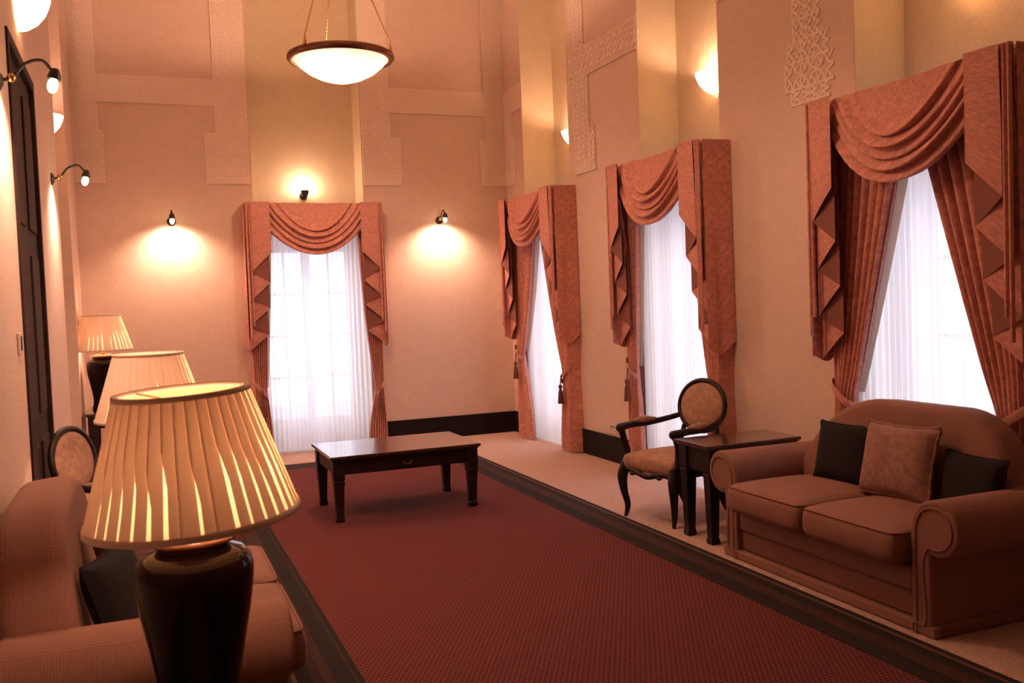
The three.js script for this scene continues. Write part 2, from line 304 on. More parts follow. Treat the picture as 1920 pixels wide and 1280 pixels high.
// ---------------------------------------------------------------- rug
{
  const r = thing('area_rug', 'large red-brown patterned rug with dark striped border', 'rug', [BX, 0, 0]);
  const x0 = 0.49 - BX, x1 = 3.17 - BX, z0 = -9.68, z1 = -0.6;
  const ring = (a, b, y) => merge(bx(x0 + a, x1 - a, 0.001, y, z0 + a, z0 + b), bx(x0 + a, x1 - a, 0.001, y, z1 - b, z1 - a), bx(x0 + a, x0 + b, 0.001, y, z0 + b, z1 - b), bx(x1 - b, x1 - a, 0.001, y, z0 + b, z1 - b));
  part('field', bx(x0 + 0.32, x1 - 0.32, 0.001, 0.013, z0 + 0.32, z1 - 0.32), M.rug, r);
  part('outer_edge', ring(0, 0.035, 0.013), M.rugDark, r);
  part('light_stripe', ring(0.035, 0.055, 0.0135), M.rugLine, r);
  part('outer_band', ring(0.055, 0.12, 0.013), M.rugDark, r);
  part('red_band', ring(0.12, 0.205, 0.0132), M.rugRed, r);
  part('inner_band', ring(0.205, 0.285, 0.013), M.rugDark, r);
  part('thin_stripe', ring(0.285, 0.295, 0.0135), M.rugRed, r);
  part('inner_edge', ring(0.295, 0.32, 0.013), M.rugDark, r);
}

// ---------------------------------------------------------------- window dressing
const PH = 0.745, PT = 2.74, PD = 0.22, SWG = 0.52;
function swagGeo() {
  const g = grid(72, 96, (u0, v) => {
    const u = u0 * 2 - 1, us = lerp(0.56, 1, sm((v - 0.30) / 0.42)), ys = v < 0.68 ? 0 : -0.27 * Math.pow((v - 0.68) / 0.32, 1.1), D = 0.012 + 0.548 * Math.pow(v, 0.95);
    const au = Math.abs(u), shape = 1 - Math.pow(au, 2.15);
    let y = ys - (D + ys) * shape;
    const fp = (v - 0.40) / 0.60 * 5, on = sm((v - 0.38) / 0.06), ph = fp - Math.floor(fp);
    const ridge = Math.pow(Math.sin(Math.PI * Math.pow(clamp(ph, 0, 1), 1.5)), 0.9);
    const amp = on * (0.055 * (1 - 0.5 * au * au)) * (0.85 + 0.3 * Math.sin(Math.floor(fp) * 2.3 + u * 2));
    y -= on * 0.030 * ridge * (1 - 0.6 * au);
    const belly = 0.05 * Math.sin(Math.PI * clamp(v, 0, 1) * 0.85) * shape;
    return [u * us * SWG * 1.02, PT + y, PD + 0.012 + belly + amp * ridge];
  }, (u, v) => [u * 1.3, v * 0.9]);
  return g;
}
function tailGeo(s, returns) {
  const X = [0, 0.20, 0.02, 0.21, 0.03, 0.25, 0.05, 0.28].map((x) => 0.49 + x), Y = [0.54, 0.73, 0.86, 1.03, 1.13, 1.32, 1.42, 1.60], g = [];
  for (let i = returns ? 1 : 0; i < X.length - 1; i += 2) {
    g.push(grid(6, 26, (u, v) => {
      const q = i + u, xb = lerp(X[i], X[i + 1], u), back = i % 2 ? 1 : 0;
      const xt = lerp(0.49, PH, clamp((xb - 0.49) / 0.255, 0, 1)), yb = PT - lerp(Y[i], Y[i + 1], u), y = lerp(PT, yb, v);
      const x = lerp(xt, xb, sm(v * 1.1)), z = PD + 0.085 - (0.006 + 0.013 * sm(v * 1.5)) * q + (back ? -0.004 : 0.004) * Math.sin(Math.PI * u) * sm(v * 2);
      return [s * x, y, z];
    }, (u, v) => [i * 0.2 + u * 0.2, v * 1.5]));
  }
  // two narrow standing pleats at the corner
  if (!returns) for (const [x, y1] of [[0.700, 1.42], [0.730, 1.30]]) g.push(grid(6, 10, (u, v) => { const a = Math.PI * u; return [s * (x - 0.011 * Math.cos(a)), lerp(PT, y1, v), PD + 0.050 + 0.018 * Math.sin(a)]; }, (u, v) => [u * 0.04, v * 1.4]));
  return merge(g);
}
function valance(pos, turn, label) {
  const t = thing('valance', label, 'valance', pos, turn, 'swagged valances over the windows');
  part('pelmet_board', merge(rbx(-PH + 0.004, PH - 0.004, PT - 0.03, PT - 0.003, 0.002, PD), bx(-PH + 0.004, PH - 0.004, PT - 0.24, PT - 0.03, PD - 0.012, PD)), M.damask, t);
  part('swag', swagGeo(), M.damask, t);
  for (const s of [-1, 1]) {
    part('shaded_tail_return', tailGeo(s, true), M.tailShade, part('tail', tailGeo(s), M.damask, t));  // returned folds, darkened by colour to stand for their shade
    part('side_return', grid(14, 30, (u, v) => {
      const hem = 1.14 + 0.03 * Math.cos(u * Math.PI * 2) + 0.05 * u;
      return [s * (PH + 0.004 + 0.006 * Math.sin(u * 9) * v + 0.012 * v), lerp(PT, hem, v), lerp(PD + 0.03, 0.004, u)];
    }, (u, v) => [u * 0.25, v * 1.6]), M.damask, t);
  }
  return t;
}
function drape(pos, turn, s, { xi = 0.1, xTie = 0.56, xFoot = 0.50, yTie = 0.86, pw = 1, xo = 0.735, tassel = true }, label) {
  const t = thing('drape', label, 'curtain', pos, turn, 'tied-back drapes at the windows'), top = PT - 0.05, seedP = rnd() * 6;
  const edge = (y) => y > yTie ? lerp(xi, xTie, Math.pow((top - y) / (top - yTie), pw)) : lerp(xTie, xFoot, sm(Math.pow((yTie - y) / yTie, 0.7)));
  const outer = (y) => xo - 0.015 * Math.exp(-Math.pow((y - yTie) / 0.25, 2)) + 0.02 * sm((yTie - y) / yTie);
  part('curtain_panel', grid(120, 70, (u, v) => {
    const y = lerp(top, 0.012, v), a = outer(y), b = edge(y), w = a - b, near = Math.exp(-Math.pow((y - yTie) / 0.16, 2));
    const ph = 2 * Math.PI * 8.5 * u + seedP + 0.5 * Math.sin(y * 1.7 + u * 5);
    const amp = lerp(0.030, 0.014, near) * (0.75 + 0.25 * Math.sin(u * 11 + seedP)), x = a - w * u + Math.cos(ph) * 0.3 * w / 17;
    const z = lerp(0.004, 1, sm(u / 0.05)) * 0.115 + sm(u / 0.05) * amp * Math.sin(ph) + near * 0.03 * Math.sin(Math.PI * u) + 0.02 * sm((yTie - y) / yTie) * Math.sin(Math.PI * u);
    return [s * x, y, z];
  }, (u, v) => [u * 1.2, v * 2.7]), M.damask, t);
  if (s < 0) part('lining_edge', grid(4, 60, (u, v) => { const y = lerp(top, yTie + 0.02, v), b = edge(y); return [s * (b + 0.03 - 0.085 * u * (1 - 0.5 * v)), y, 0.092 - 0.02 * u]; }), M.drapeLining, t);
  const a = outer(yTie), b = edge(yTie), mx = (a + b) / 2, hw = (a - b) / 2 - 0.004;
  const band = part('tieback', grid(40, 4, (u, v) => { const q = u * Math.PI * 2, k = 1 + 0.06 * Math.sin(Math.PI * v); return [s * (mx + hw * k * Math.cos(q)), yTie + 0.07 * Math.cos(q) + (0.5 - v) * 0.055, 0.125 + 0.052 * k * Math.sin(q)]; }, (u, v) => [u * 0.4, v * 0.06]), M.damask, t);
  if (tassel) {
    const tx = s * (mx - 0.01), tz = 0.195;
    part('tassel', merge(sweep([[tx, yTie, tz - 0.01], [tx, yTie - 0.10, tz]], 0.006, { n: 6, radial: 6 }), lathe([[0.001, 0.05], [0.018, 0.04], [0.022, 0.02], [0.013, 0.0], [0.022, -0.03], [0.032, -0.15], [0.001, -0.15]], 12).translate(tx, yTie - 0.14, tz)), M.cord, band);
  }
  return t;
}
function sheer(pos, turn, label) {
  const sp = rnd() * 9, t = thing('sheer_curtain', label, 'curtain', pos, turn, 'white sheer curtains across the windows');
  part('sheer_panel', grid(260, 24, (u, v) => {
    const x = lerp(-0.60, 0.60, u), y = lerp(2.62, 0.015, v), ph = u * 2 * Math.PI * 24 + 1.3 * Math.sin(u * 17 + sp) + 0.3 * Math.sin(v * 5 + u * 6);
    return [x, y, 0.022 + (0.010 + 0.006 * Math.sin(u * 23 + sp)) * Math.sin(ph) + 0.006 * Math.sin(u * 7 + sp)];
  }), M.sheer, t);
  part('curtain_rail', sweep([[-0.68, 2.635, 0.022], [0.68, 2.635, 0.022]], 0.010, { n: 2, radial: 8 }), M.brass, t);
}
const RT = -Math.PI / 2;
const SETS = [
  { pos: [BX + 0.01, 0, ZB + 0.001], turn: 0, v: 'rust damask valance with swag over the end-wall window',
    l: [{ xi: 0.50, xTie: 0.575, xFoot: 0.53, pw: 1.6, yTie: 0.72 }, 'left rust drape of the end-wall window'], r: [{ xi: 0.49, xTie: 0.62, xFoot: 0.52, pw: 2.2, yTie: 0.66 }, 'right rust drape with tassel tieback at end-wall window'], s: 'white sheer curtain in the end-wall window' },
  { pos: [XR - 0.001, 0, BAYS[0]], turn: RT, v: 'rust damask valance over the farthest window of the right wall',
    l: [{ xi: 0.05, xTie: 0.50, xFoot: 0.30, pw: 1.7, yTie: 0.98 }, 'left rust drape of the farthest right-wall window, near the corner'], r: [{ xi: 0.02, xTie: 0.55, xFoot: 0.46, pw: 1.5, yTie: 0.80 }, 'right rust drape of the farthest right-wall window'], s: 'white sheer curtain in the farthest right-wall window' },
  { pos: [XR - 0.001, 0, BAYS[1]], turn: RT, v: 'rust damask valance over the middle right-wall window beside the armchair',
    l: [{ xi: 0.46, xTie: 0.56, xFoot: 0.50, pw: 1.0, yTie: 0.95 }, 'narrow left rust drape of window behind the armchair'], r: [{ xi: 0.30, xTie: 0.56, xFoot: 0.50, pw: 1.5, yTie: 0.85 }, 'right rust drape of window behind the armchair'], s: 'white sheer curtain in the window behind the armchair' },
  { pos: [XR - 0.001, 0, BAYS[2]], turn: RT, v: 'large rust damask valance over the window behind the right sofa',
    l: [{ xi: 0.06, xTie: 0.52, xFoot: 0.50, pw: 1.15, yTie: 0.93, tassel: false }, 'left rust drape tied back beside the right sofa'], r: [{ xi: -0.04, xTie: 0.50, xFoot: 0.46, pw: 1.05, yTie: 0.90, tassel: false }, 'right rust drape above the right sofa, at picture edge'], s: 'white sheer curtain in the window behind the right sofa' },
];
for (const q of SETS) { valance(q.pos, q.turn, q.v); drape(q.pos, q.turn, -1, ...q.l); drape(q.pos, q.turn, 1, ...q.r); sheer(q.pos, q.turn, q.s); }

// ---------------------------------------------------------------- tables
function legGeo(h, top = 0.042) {
  const k = Math.SQRT2, y = h - 0.15, p = [[0.001, 0], [0.027 * k, 0], [0.031 * k, 0.010], [0.031 * k, 0.030], [0.026 * k, 0.042], [top * 0.88 * k, y - 0.03], [top * 0.98 * k, y - 0.026], [top * 0.98 * k, y - 0.008], [top * 0.86 * k, y - 0.004], [top * k, y + 0.008], [top * k, h], [0.001, h]];
  const g = lathe(p, 4, Math.PI / 4).toNonIndexed(); g.computeVertexNormals();
  return uvBox(g);
}
function table(t, w, d, h, { drawer = false, apron = 0.11 } = {}) {       // own x: width, z: depth
  part('table_top', merge(rbx(-w / 2, w / 2, h - 0.022, h, -d / 2, d / 2, 0.006), rbx(-w / 2 + 0.012, w / 2 - 0.012, h - 0.034, h - 0.022, -d / 2 + 0.012, d / 2 - 0.012, 0.005)), M.woodTop, t);
  const ix = w / 2 - 0.065, iz = d / 2 - 0.065, y1 = h - 0.034, y0 = y1 - apron;
  for (const s of [-1, 1]) {
    part('apron', rbx(-ix + 0.042, ix - 0.042, y0, y1, s * iz - 0.012 + s * 0.016, s * iz + 0.012 + s * 0.016, 0.003), M.wood, t);
    part('apron', rbx(s * ix - 0.012 + s * 0.016, s * ix + 0.012 + s * 0.016, y0, y1, -iz + 0.042, iz - 0.042, 0.003), M.wood, t);
    for (const q of [-1, 1]) part('leg', legGeo(y1).translate(s * ix, 0, q * iz), M.wood, t);
  }
  if (drawer) {
    const dr = part('drawer_front', rbx(-0.22, 0.22, y0 + 0.012, y1 - 0.008, iz + 0.027, iz + 0.034, 0.003), M.wood, t);
    part('drawer_pull', merge(sweep([[-0.03, (y0 + y1) / 2 + 0.008, iz + 0.036], [-0.02, (y0 + y1) / 2 - 0.012, iz + 0.048], [0.02, (y0 + y1) / 2 - 0.012, iz + 0.048], [0.03, (y0 + y1) / 2 + 0.008, iz + 0.036]], 0.004, { n: 14, radial: 6 })), M.bronze, dr);
  }
  return t;
}
table(thing('coffee_table', 'long dark polished coffee table standing on the rug', 'table', [1.818, 0.013, -7.20]), 1.165, 0.80, 0.492, { drawer: true });
table(thing('side_table', 'dark wooden side table between armchair and right sofa', 'table', [3.615, 0, -5.18]), 0.72, 0.40, 0.64, { apron: 0.15 });
table(thing('side_table', 'dark wooden side table under the nearest lamp', 'table', [0.03, 0, -2.60]), 0.60, 0.46, 0.489);
table(thing('side_table', 'dark wooden side table between left sofa and left armchair, under a lamp', 'table', [0.01, 0, -5.22]), 0.60, 0.40, 0.489);
table(thing('console_table', 'dark console table under the farthest lamp in the left corner', 'table', [-0.33, 0, -9.80]), 0.36, 0.75, 0.699, { apron: 0.11 });

// ---------------------------------------------------------------- table lamps
function tableLamp(pos, turn, label, tilt) {
  const t = thing('table_lamp', label, 'lamp', pos, turn, 'pleated-shade table lamps on the left');
  const VB = [[0.001, -0.07], [0.116, -0.07], [0.120, -0.055], [0.112, -0.035], [0.106, -0.01], [0.106, 0.03], [0.113, 0.09], [0.126, 0.16], [0.142, 0.24], [0.152, 0.31], [0.155, 0.350], [0.150, 0.378], [0.132, 0.400], [0.104, 0.410], [0.092, 0.416]];
  part('vase_body', lathe(VB, 56), M.glaze, t);
  part('vase_lip', lathe([[0.090, 0.414], [0.094, 0.422], [0.112, 0.430], [0.116, 0.437], [0.112, 0.445], [0.085, 0.450], [0.070, 0.458], [0.040, 0.462], [0.001, 0.462]], 56), M.glazeLip, t);
  const rod = part('lamp_stem', merge(lathe([[0.001, 0.46], [0.022, 0.46], [0.022, 0.48], [0.008, 0.485], [0.008, 0.54], [0.016, 0.545], [0.016, 0.58], [0.001, 0.58]], 20), ...[0, 1, 2].map((k) => sweep([[0.008, 0.80, 0], [0.162, 0.822, 0]], 0.0025, { n: 3, radial: 6 }).rotateY(k * Math.PI * 2 / 3)), sweep([[0, 0.58, 0.0], [0.035, 0.62, 0], [0.035, 0.74, 0], [0, 0.80, 0]], 0.0025, { n: 14, radial: 6 })), M.brass, t);
  const shade = new THREE.Group(); shade.name = 'lamp_shade'; shade.position.y = 0.66; shade.rotation.set(tilt[0], 0, tilt[1]); t.add(shade);
  const y0 = -0.165, y1 = 0.17, r0 = 0.272, r1 = 0.168;
  part('shade_liner', lathe([[r0 - 0.004, y0], [r1 - 0.004, y1]], 80), M.liner, shade);
  const n = 40;
  for (let k = 0; k < n; k++) {                  // flat pleats that part towards the hem
    const a0 = k / n * Math.PI * 2, da = Math.PI * 2 / n, gap = rnd() < 0.2 ? 0.04 : 0.24 + 0.24 * rnd(), start = 0.28 + 0.22 * rnd(), sh = (rnd() - 0.5) * 0.1;
    part('pleat', grid(2, 8, (u, v) => {
      const open = gap * sm((v - start) / 0.35), a = a0 + da * (lerp(-0.10, 1.06 - open * 1.05, u) + sh * v), r = lerp(r1, r0, v) + 0.0015 + 0.004 * u;
      return [r * Math.cos(a), lerp(y1, y0, v), r * Math.sin(a)];
    }, (u, v) => [u * 0.02, v * 0.3]), M.pleat, shade);
  }
  part('shade_trim', merge(lathe([[r0 - 0.006, y0 - 0.006], [r0 + 0.009, y0 - 0.006], [r0 + 0.006, y0 + 0.010], [r0 - 0.006, y0 + 0.010], [r0 - 0.006, y0 - 0.006]], 80), lathe([[r1 - 0.006, y1 - 0.008], [r1 + 0.009, y1 - 0.008], [r1 + 0.008, y1 + 0.005], [r1 - 0.006, y1 + 0.005], [r1 - 0.006, y1 - 0.008]], 80)), M.shadeTrim, shade);
  part('bulb', new THREE.SphereGeometry(0.03, 20, 14).scale(1, 1.25, 1).translate(0, 0.625, 0), M.bulbSoft, t);
  point(t, 0, 0.625, 0, POWER.lamp, 1.4);
  return t;
}
tableLamp([0.103, 0.56, -2.64], 0.3, 'nearest table lamp, big pleated shade on a dark glazed vase', [0.0, 0.05]);
tableLamp([0.035, 0.56, -5.26], 1.4, 'second table lamp, half hidden behind the nearest lamp shade', [0, 0.0]);
tableLamp([-0.34, 0.77, -9.84], 2.2, 'farthest table lamp on the console in the left corner', [0, 0]);

// ---------------------------------------------------------------- sofas
function armShape(inset) {               // own x: outwards, y: up
  const s = new THREE.Shape(), r = 0.128 - inset, cx = 0.83, cy = 0.505;
  s.moveTo(0.680 + inset, 0.02 + inset); s.lineTo(0.680 + inset, 0.46);
  s.bezierCurveTo(0.680 + inset, 0.56, 0.735 + inset, cy + r, cx, cy + r);
  s.absarc(cx, cy, r, Math.PI / 2, -Math.PI * 0.62, true);
  s.lineTo(0.795 - inset, 0.36); s.lineTo(0.795 - inset, 0.02 + inset); s.closePath();
  return s;
}
function sofa(pos, turn, label, e = 0, far = -1) {        // e: extra depth at the back; far: end with the long rounded shoulder
  const t = thing('sofa', label, 'sofa', pos, turn, 'matching two-seat sofas');
  part('base', merge(rbx(-0.79, 0.79, 0.05, 0.17, -0.33 - e, 0.365, 0.02, 3), rbx(-0.68, 0.68, 0.175, 0.30, -0.33 - e, 0.39, 0.025, 3)), M.sofa, t);
  part('hem_band', merge(rbx(-0.82, 0.82, 0.002, 0.055, 0.35, 0.405, 0.012, 3), rbx(-0.82, -0.775, 0.002, 0.055, -0.33 - e, 0.35, 0.012), rbx(0.775, 0.82, 0.002, 0.055, -0.33 - e, 0.35, 0.012)), M.sofa, t);
  for (const s of [-1, 1]) {
    const g = new THREE.ExtrudeGeometry(armShape(0.014), { depth: 0.70 + e, bevelEnabled: true, bevelThickness: 0.014, bevelSize: 0.014, bevelSegments: 3, curveSegments: 18 }).translate(0, 0, -0.31 - e);
    g.computeVertexNormals(); if (s < 0) g.scale(-1, 1, 1);
    const gi = uvBox(g); if (s < 0) { const p = gi.attributes.position; for (let i = 0; i < p.count; i += 3) for (const A of [gi.attributes.position, gi.attributes.normal, gi.attributes.uv]) { const n = A.itemSize; for (let c = 0; c < n; c++) { const q = A.array[(i + 1) * n + c]; A.array[(i + 1) * n + c] = A.array[(i + 2) * n + c]; A.array[(i + 2) * n + c] = q; } } }
    const arm = part('arm', gi, M.sofa, t);
    const fp = armShape(0.034).getPoints(18).map((p) => V(s * p.x, p.y, 0.405));
    part('piping', sweep(fp, 0.006, { n: 90, radial: 6, closed: true }), M.piping, arm);
  }
  { // back with rounded shoulders, leaning a little
    const s = new THREE.Shape(), w = 0.80, h = 0.605, X = (x) => -far * x;      // drawn with the far end at -x
    s.moveTo(X(-0.74), 0); s.lineTo(X(-0.74), 0.16); s.bezierCurveTo(X(-0.66), 0.36, X(-0.42), 0.595, X(-0.10), h); s.lineTo(X(0.40), h); s.bezierCurveTo(X(0.66), h - 0.02, X(w - 0.02), 0.38, X(w), 0.12); s.lineTo(X(w), 0); s.closePath();
    const g = new THREE.ExtrudeGeometry(s, { depth: 0.10, bevelEnabled: true, bevelThickness: 0.06, bevelSize: 0.055, bevelOffset: -0.055, bevelSegments: 6, curveSegments: 24 });
    part('backrest', uvBox(g.rotateX(-0.10).translate(0, 0.355, -0.245 - e)), M.sofa, t);
  }
  for (const s of [-1, 1]) {
    const c = part('seat_cushion', soft(0.672, 0.165, 0.64 + e, 0.055, { crown: 0.035, crownB: 0.0 }).translate(s * 0.338, 0.385, 0.175 - e / 2), M.sofa, t);
    const hx = 0.336 - 0.014, hz = 0.32 + e / 2 - 0.014, cx = s * 0.338, cz = 0.175 - e / 2, q = 0.04, pts = [];
    for (const [a, b, p0] of [[1, 1, 0], [-1, 1, 1], [-1, -1, 2], [1, -1, 3]]) for (let k = 0; k <= 6; k++) { const f = (p0 + k / 6) * Math.PI / 2; pts.push([cx + a * (hx - q) + q * Math.cos(f), 0.455, cz + b * (hz - q) + q * Math.sin(f)]); }
    part('piping', sweep(pts, 0.0055, { n: 120, radial: 6, closed: true }), M.piping, c);
  }
  return t;
}
sofa([3.65, 0, -4.0], RT, 'two-seat scroll-arm sofa under the right-hand window');
sofa([0.005, 0, -4.0], Math.PI / 2, 'two-seat scroll-arm sofa behind the nearest lamp, on the left', 0.125, 1);
function pillow(name, pos, rot, w, h, th, mat, label, trim) {
  const t = thing(name, label, 'cushion', pos, 0); t.rotation.set(...rot, 'YXZ');
  const half = (sg) => grid(22, 22, (a, b) => {
    const u = a * 2 - 1, v = b * 2 - 1, k = Math.sqrt(Math.max(0, (1 - Math.pow(Math.abs(u), 3)) * (1 - Math.pow(Math.abs(v), 3))));
    return [w / 2 * u * (1 - 0.07 * (1 - v * v)), h / 2 + h / 2 * v * (1 - 0.07 * (1 - u * u)), sg * th / 2 * k];
  });
  const f = half(1), b = half(-1); b.scale(1, 1, 1); const bi = b.index.array; for (let i = 0; i < bi.length; i += 3) { const q = bi[i]; bi[i] = bi[i + 1]; bi[i + 1] = q; } b.computeVertexNormals();
  const c = part('cover', merge(f, b), mat, t), pts = [];
  for (let k = 0; k < 48; k++) { const e = Math.floor(k / 12), q = (k % 12) / 12 * 2 - 1, [u, v] = [[q, -1], [1, q], [-q, 1], [-1, -q]][e]; pts.push([w / 2 * u * (1 - 0.07 * (1 - v * v)), h / 2 + h / 2 * v * (1 - 0.07 * (1 - u * u)), 0.003 * (trim ? Math.sin(k * 2.1) : 0)]); }
  part('edge_cord', sweep(pts, trim ? (v) => 0.009 + 0.003 * Math.sin(v * 300) : 0.005, { n: trim ? 150 : 96, radial: 6, closed: true }), trim ? M.piping : mat, c);
  return t;
}
pillow('cushion', [3.70, 0.487, -4.30], [-0.22, RT + 0.10, 0], 0.42, 0.335, 0.13, M.darkPillow, 'black cushion at the left end of the right sofa');
pillow('cushion', [3.62, 0.487, -3.82], [-0.24, RT - 0.05, 0.03], 0.52, 0.39, 0.15, M.patPillow, 'brown cushion with corded edge in the middle of the right sofa', true);
pillow('cushion', [3.68, 0.485, -3.39], [-0.20, RT - 0.10, 0.0], 0.40, 0.285, 0.12, M.darkPillow, 'black cushion behind the near arm of the right sofa');
pillow('cushion', [-0.08, 0.492, -3.55], [-0.30, Math.PI / 2 - 0.30, 0], 0.42, 0.29, 0.13, M.darkPillow, 'black cushion on the left sofa behind the lamp vase');
pillow('cushion', [-0.04, 0.492, -3.98], [-0.30, Math.PI / 2 - 0.35, 0], 0.42, 0.36, 0.14, M.patPillow, 'brown cushion on the left sofa next to the black one', true);

// ---------------------------------------------------------------- armchairs
function armchair(pos, turn, label) {
  const t = thing('armchair', label, 'chair', pos, turn, 'matching oval-back armchairs');
  part('seat', soft(0.54, 0.115, 0.53, 0.045, { crown: 0.03 }).translate(0, 0.402, 0.01), M.chairFabric, t);
  part('seat_rail', merge(rbx(-0.25, 0.25, 0.325, 0.372, -0.235, -0.205, 0.01), rbx(-0.265, -0.235, 0.325, 0.372, -0.2, 0.22, 0.01), rbx(0.235, 0.265, 0.325, 0.372, -0.2, 0.22, 0.01),
    sweep([[-0.25, 0.345, 0.25], [-0.17, 0.355, 0.262], [-0.08, 0.34, 0.268], [0, 0.325, 0.27], [0.08, 0.34, 0.268], [0.17, 0.355, 0.262], [0.25, 0.345, 0.25]], 0.020, { n: 30, radial: 8 }),
    ...[-0.14, -0.05, 0.05, 0.14].map((x) => new THREE.SphereGeometry(0.018, 10, 8).scale(1.5, 0.8, 0.8).translate(x, 0.333, 0.278))), M.wood, t);
  for (const s of [-1, 1]) {
    part('leg', sweep([[s * 0.25, 0.39, 0.24], [s * 0.268, 0.30, 0.262], [s * 0.262, 0.19, 0.256], [s * 0.246, 0.09, 0.240], [s * 0.250, 0.025, 0.250], [s * 0.252, 0.013, 0.255]], [0.036, 0.040, 0.033, 0.026, 0.023, 0.014], { n: 26, radial: 10 }), M.wood, t);
    part('leg', sweep([[s * 0.215, 0.40, -0.22], [s * 0.215, 0.25, -0.225], [s * 0.22, 0.11, -0.255], [s * 0.225, 0.012, -0.305]], [0.030, 0.028, 0.024, 0.013], { n: 20, radial: 10 }), M.wood, t);
    part('back_post', sweep([[s * 0.205, 0.37, -0.225], [s * 0.19, 0.50, -0.238], [s * 0.165, 0.62, -0.262]], [0.022, 0.019, 0.018], { n: 12, radial: 10 }), M.wood, t);
    const arm = part('arm', sweep([[s * 0.215, 0.695, -0.262], [s * 0.255, 0.672, -0.16], [s * 0.285, 0.655, 0.0], [s * 0.288, 0.655, 0.16], [s * 0.282, 0.645, 0.262]], [0.020, 0.021, 0.023, 0.024, 0.032], { n: 26, radial: 10 }), M.wood, t);
    part('arm_pad', sweep([[s * 0.272, 0.678, -0.07], [s * 0.286, 0.681, 0.02], [s * 0.287, 0.678, 0.12]], [0.014, 0.030, 0.015], { n: 14, radial: 10 }), M.chairFabric, arm);
    part('arm_support', sweep([[s * 0.282, 0.645, 0.252], [s * 0.284, 0.56, 0.225], [s * 0.266, 0.46, 0.21], [s * 0.255, 0.36, 0.235]], [0.026, 0.024, 0.026, 0.032], { n: 18, radial: 10 }), M.wood, t);
  }
  const lean = -0.17, back = (g) => uvBox(plain(g.rotateX(lean).translate(0, 0.775, -0.285)));
  part('back_frame', back(sweep(Array.from({ length: 24 }, (_, k) => { const a = k / 24 * Math.PI * 2; return [0.228 * Math.sin(a), 0.185 * Math.cos(a), 0]; }), 0.019, { n: 64, radial: 10, closed: true })), M.wood, t);
  part('back_pad', back(new THREE.SphereGeometry(1, 32, 18).scale(0.215, 0.172, 0.034)), M.chairFabric, t);
  return t;
}
armchair([3.51, 0, -5.80], RT + 0.20, 'dark-framed oval-back armchair beside the side table on the right');
armchair([-0.13, 0, -5.79], Math.PI / 2 - 0.42, 'dark-framed oval-back armchair by the left door, mostly hidden');

// ---------------------------------------------------------------- light fittings
function pendant(z, label) {           // opal bowl on three chains
  const t = thing('pendant_light', label, 'pendant lamp', [BX, 3.86, z], 0, 'opal bowl pendants along the room');
  const R = 0.485;
  part('glass_bowl', lathe([[0.001, -0.225], [0.10, -0.218], [0.20, -0.188], [0.30, -0.138], [0.38, -0.075], [R - 0.05, -0.012]], 64), M.opalThin, t);
  part('rim', lathe([[R - 0.055, -0.03], [R - 0.02, -0.035], [R, -0.012], [R - 0.004, 0.018], [R - 0.035, 0.034], [R - 0.062, 0.022], [R - 0.055, -0.03]], 72), M.bronze, t);
  part('spider', merge(...[0, 1, 2].map((k) => sweep([[0, -0.02, 0], [R - 0.05, 0.0, 0]], 0.008, { n: 3, radial: 6 }).rotateY(k * 2.094 + 0.35)), lathe([[0.001, -0.06], [0.05, -0.05], [0.05, 0.0], [0.001, 0.02]], 24)), M.brass, t);
  for (let k = 0; k < 3; k++) {
    const a = k * 2.094 + 2.5, x = (R - 0.03) * Math.cos(a), z = (R - 0.03) * Math.sin(a);
    part('finial', lathe([[0.001, 0], [0.016, 0.0], [0.018, 0.02], [0.010, 0.05], [0.006, 0.085], [0.001, 0.09]], 14).translate(x, 0.028, z), M.brass, t);
    part('chain', sweep([[x, 0.11, z], [x * 0.5, 0.72, z * 0.5], [x * 0.04, 1.40, z * 0.04]], (v) => 0.006 + 0.002 * Math.sin(v * 250), { n: 120, radial: 6 }), M.brass, t);
  }
  part('ceiling_rose', lathe([[0.001, 1.40], [0.03, 1.40], [0.04, 1.5], [0.016, 1.52], [0.016, H - 3.86 - 0.06], [0.09, H - 3.86 - 0.05], [0.10, H - 3.86 - 0.001], [0.001, H - 3.86 - 0.001]], 24), M.brass, t);
  for (let k = 0; k < 3; k++) { const a = k * 2.094 + 0.2, x = 0.15 * Math.cos(a), z = 0.15 * Math.sin(a); part('bulb', new THREE.SphereGeometry(0.035, 18, 12).translate(x, -0.055, z), M.bulb, t); point(t, x, -0.055, z, POWER.pendant, 1.7); }
  const d = new THREE.SpotLight(warm(), POWER.pendantDown, 0, 1.5, 0.35); d.position.set(0, -0.26, 0); d.target.position.set(0, -2, 0); d.castShadow = true; d.shadow.radius = 6; d.name = 'bowl_light'; t.add(d, d.target);
}
pendant(-8.60, 'hanging opal bowl light with bronze rim on thin chains');
pendant(-5.15, 'second opal bowl pendant, above the sofas and out of the picture');
function bowlSconce(pos, turn, label) {        // half bowl on the wall, own z outwards
  const t = thing('bowl_sconce', label, 'wall lamp', pos, turn, 'half-bowl wall lights'), R = 0.175;
  part('glass_bowl', lathe([[0.012, -0.165], [0.06, -0.150], [0.105, -0.118], [0.142, -0.072], [0.165, -0.02], [R, 0.015]], 30, -Math.PI / 2, Math.PI), M.opal, t);
  part('mount', rbx(-0.05, 0.05, -0.13, -0.03, 0.002, 0.02), M.brass, t);
  part('bulb', new THREE.SphereGeometry(0.028, 16, 12).translate(0, -0.045, 0.085), M.bulb, t);
  point(t, 0, -0.045, 0.085, POWER.bowl, 1.4);
}
bowlSconce([XR + ND - 0.002, 3.42, BAYS[0]], RT, 'glowing half-bowl wall light in the farthest right recess');
bowlSconce([XR + ND - 0.002, 3.42, BAYS[1]], RT, 'glowing half-bowl wall light in recess above the armchair window');
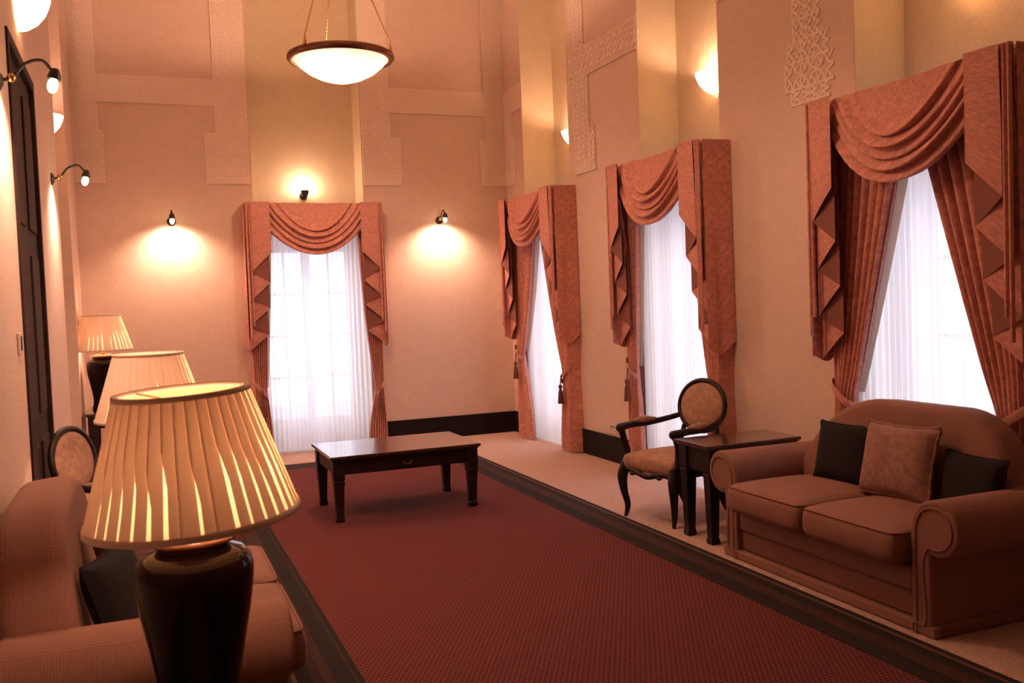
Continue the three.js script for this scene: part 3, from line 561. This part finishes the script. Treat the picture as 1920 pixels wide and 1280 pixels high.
bowlSconce([XR + ND - 0.002, 3.42, BAYS[2]], RT, 'half-bowl wall light in recess above the right sofa window');
bowlSconce([XL + 0.001, 3.34, -5.85], Math.PI / 2, 'large glowing half-bowl wall light above the left door');
bowlSconce([XL - 0.139, 3.28, -8.85], Math.PI / 2, 'small glowing half-bowl wall light in the left niche');
function gooseneck(pos, turn, label) {         // swan-neck spot on the wall, lamp pointing down
  const t = thing('swan_neck_sconce', label, 'wall lamp', pos, turn, 'swan-neck wall spots');
  part('wall_plate', lathe([[0.001, 0], [0.045, 0], [0.045, 0.008], [0.02, 0.022], [0.001, 0.024]], 24).rotateX(Math.PI / 2), M.black, t);
  part('knuckle', new THREE.SphereGeometry(0.020, 14, 10).translate(0, 0.015, 0.055), M.brass, t);
  part('arm', sweep([[0, 0, 0.01], [0, 0.02, 0.06], [0, 0.085, 0.12], [0, 0.10, 0.185], [0, 0.055, 0.225]], 0.0075, { n: 24, radial: 8 }), M.black, t);
  part('lamp_cup', lathe([[0.001, 0.055], [0.016, 0.05], [0.026, 0.03], [0.032, 0.0], [0.030, 0.0], [0.022, 0.03], [0.001, 0.042]], 22).rotateX(0.2).translate(0, 0.015, 0.23), M.black, t);
  part('bulb', new THREE.SphereGeometry(0.024, 16, 12).scale(1, 1.5, 1).rotateX(0.2).translate(0, -0.012, 0.224), M.bulb, t);
  const l = new THREE.SpotLight(warm(), POWER.goose, 0, 1.25, 0.7); l.position.set(0, -0.012, 0.224); l.target.position.set(0, -1, -0.02); l.castShadow = true; l.shadow.radius = 1.2; l.name = 'spot_bulb_light'; t.add(l, l.target);
}
gooseneck([0.37, 2.56, ZB + 0.001], 0, 'dark swan-neck wall spot left of the end-wall window');
gooseneck([3.33, 2.56, ZB + 0.001], 0, 'dark swan-neck wall spot right of the end-wall window');
gooseneck([XL + 0.001, 2.60, -7.59], Math.PI / 2, 'swan-neck wall spot on the left wall beyond the door');
gooseneck([XL + 0.001, 2.68, -4.85], Math.PI / 2, 'swan-neck wall spot on the left wall before the door');
{ // small uplight over the end-wall valance
  const t = thing('uplight_sconce', 'small dark uplight glowing above the end-wall valance', 'wall lamp', [1.832, 2.885, ZB - 0.30]);
  part('mount_arm', sweep([[0, 0.0, -0.096], [0, 0.005, -0.03], [0, 0.0, 0.02]], 0.009, { n: 10, radial: 8 }), M.black, t);
  part('wall_plate', lathe([[0.001, 0], [0.045, 0], [0.04, 0.015], [0.001, 0.02]], 20).rotateX(Math.PI / 2).translate(0, 0, -0.098), M.black, t);
  part('lamp_cup', lathe([[0.001, -0.06], [0.025, -0.05], [0.042, -0.015], [0.046, 0.02], [0.042, 0.02], [0.03, -0.01], [0.001, -0.03]], 24).translate(0, 0.03, 0.02), M.black, t);
  part('bulb', new THREE.SphereGeometry(0.034, 18, 14).translate(0, 0.075, 0.02), M.bulb, t);
  point(t, 0, 0.075, 0.02, POWER.up, 1.6);
}

// ---------------------------------------------------------------- small fittings
{
  const t = thing('light_switch', 'small light switch plate on the left wall before the door', 'switch', [XL, 1.48, -5.03], Math.PI / 2);
  part('plate', rbx(-0.06, 0.06, -0.05, 0.05, 0.0005, 0.01, 0.003), M.plate, t);
  part('rocker', rbx(0.0, 0.045, -0.035, 0.035, 0.008, 0.014, 0.003), M.black, t); 
}
{
  const t = thing('wall_socket', 'pale double wall socket above the right baseboard', 'socket', [XR, 0.315, -8.04], RT);
  part('plate', rbx(-0.075, 0.075, -0.045, 0.045, 0.0005, 0.010, 0.003), M.plate, t);
  for (const s of [-1, 1]) { part('rocker', rbx(s * 0.018 - 0.008, s * 0.018 + 0.008, 0.018, 0.036, 0.009, 0.013, 0.002), M.black, t); part('pin_holes', merge(bx(s * 0.038 - 0.004, s * 0.038 + 0.004, 0.008, 0.024, 0.0095, 0.0108), bx(s * 0.038 - 0.016, s * 0.038 - 0.006, -0.018, -0.011, 0.0095, 0.0108), bx(s * 0.038 + 0.006, s * 0.038 + 0.016, -0.018, -0.011, 0.0095, 0.0108)), M.black, t); }
}
renderer.render(scene, camera);
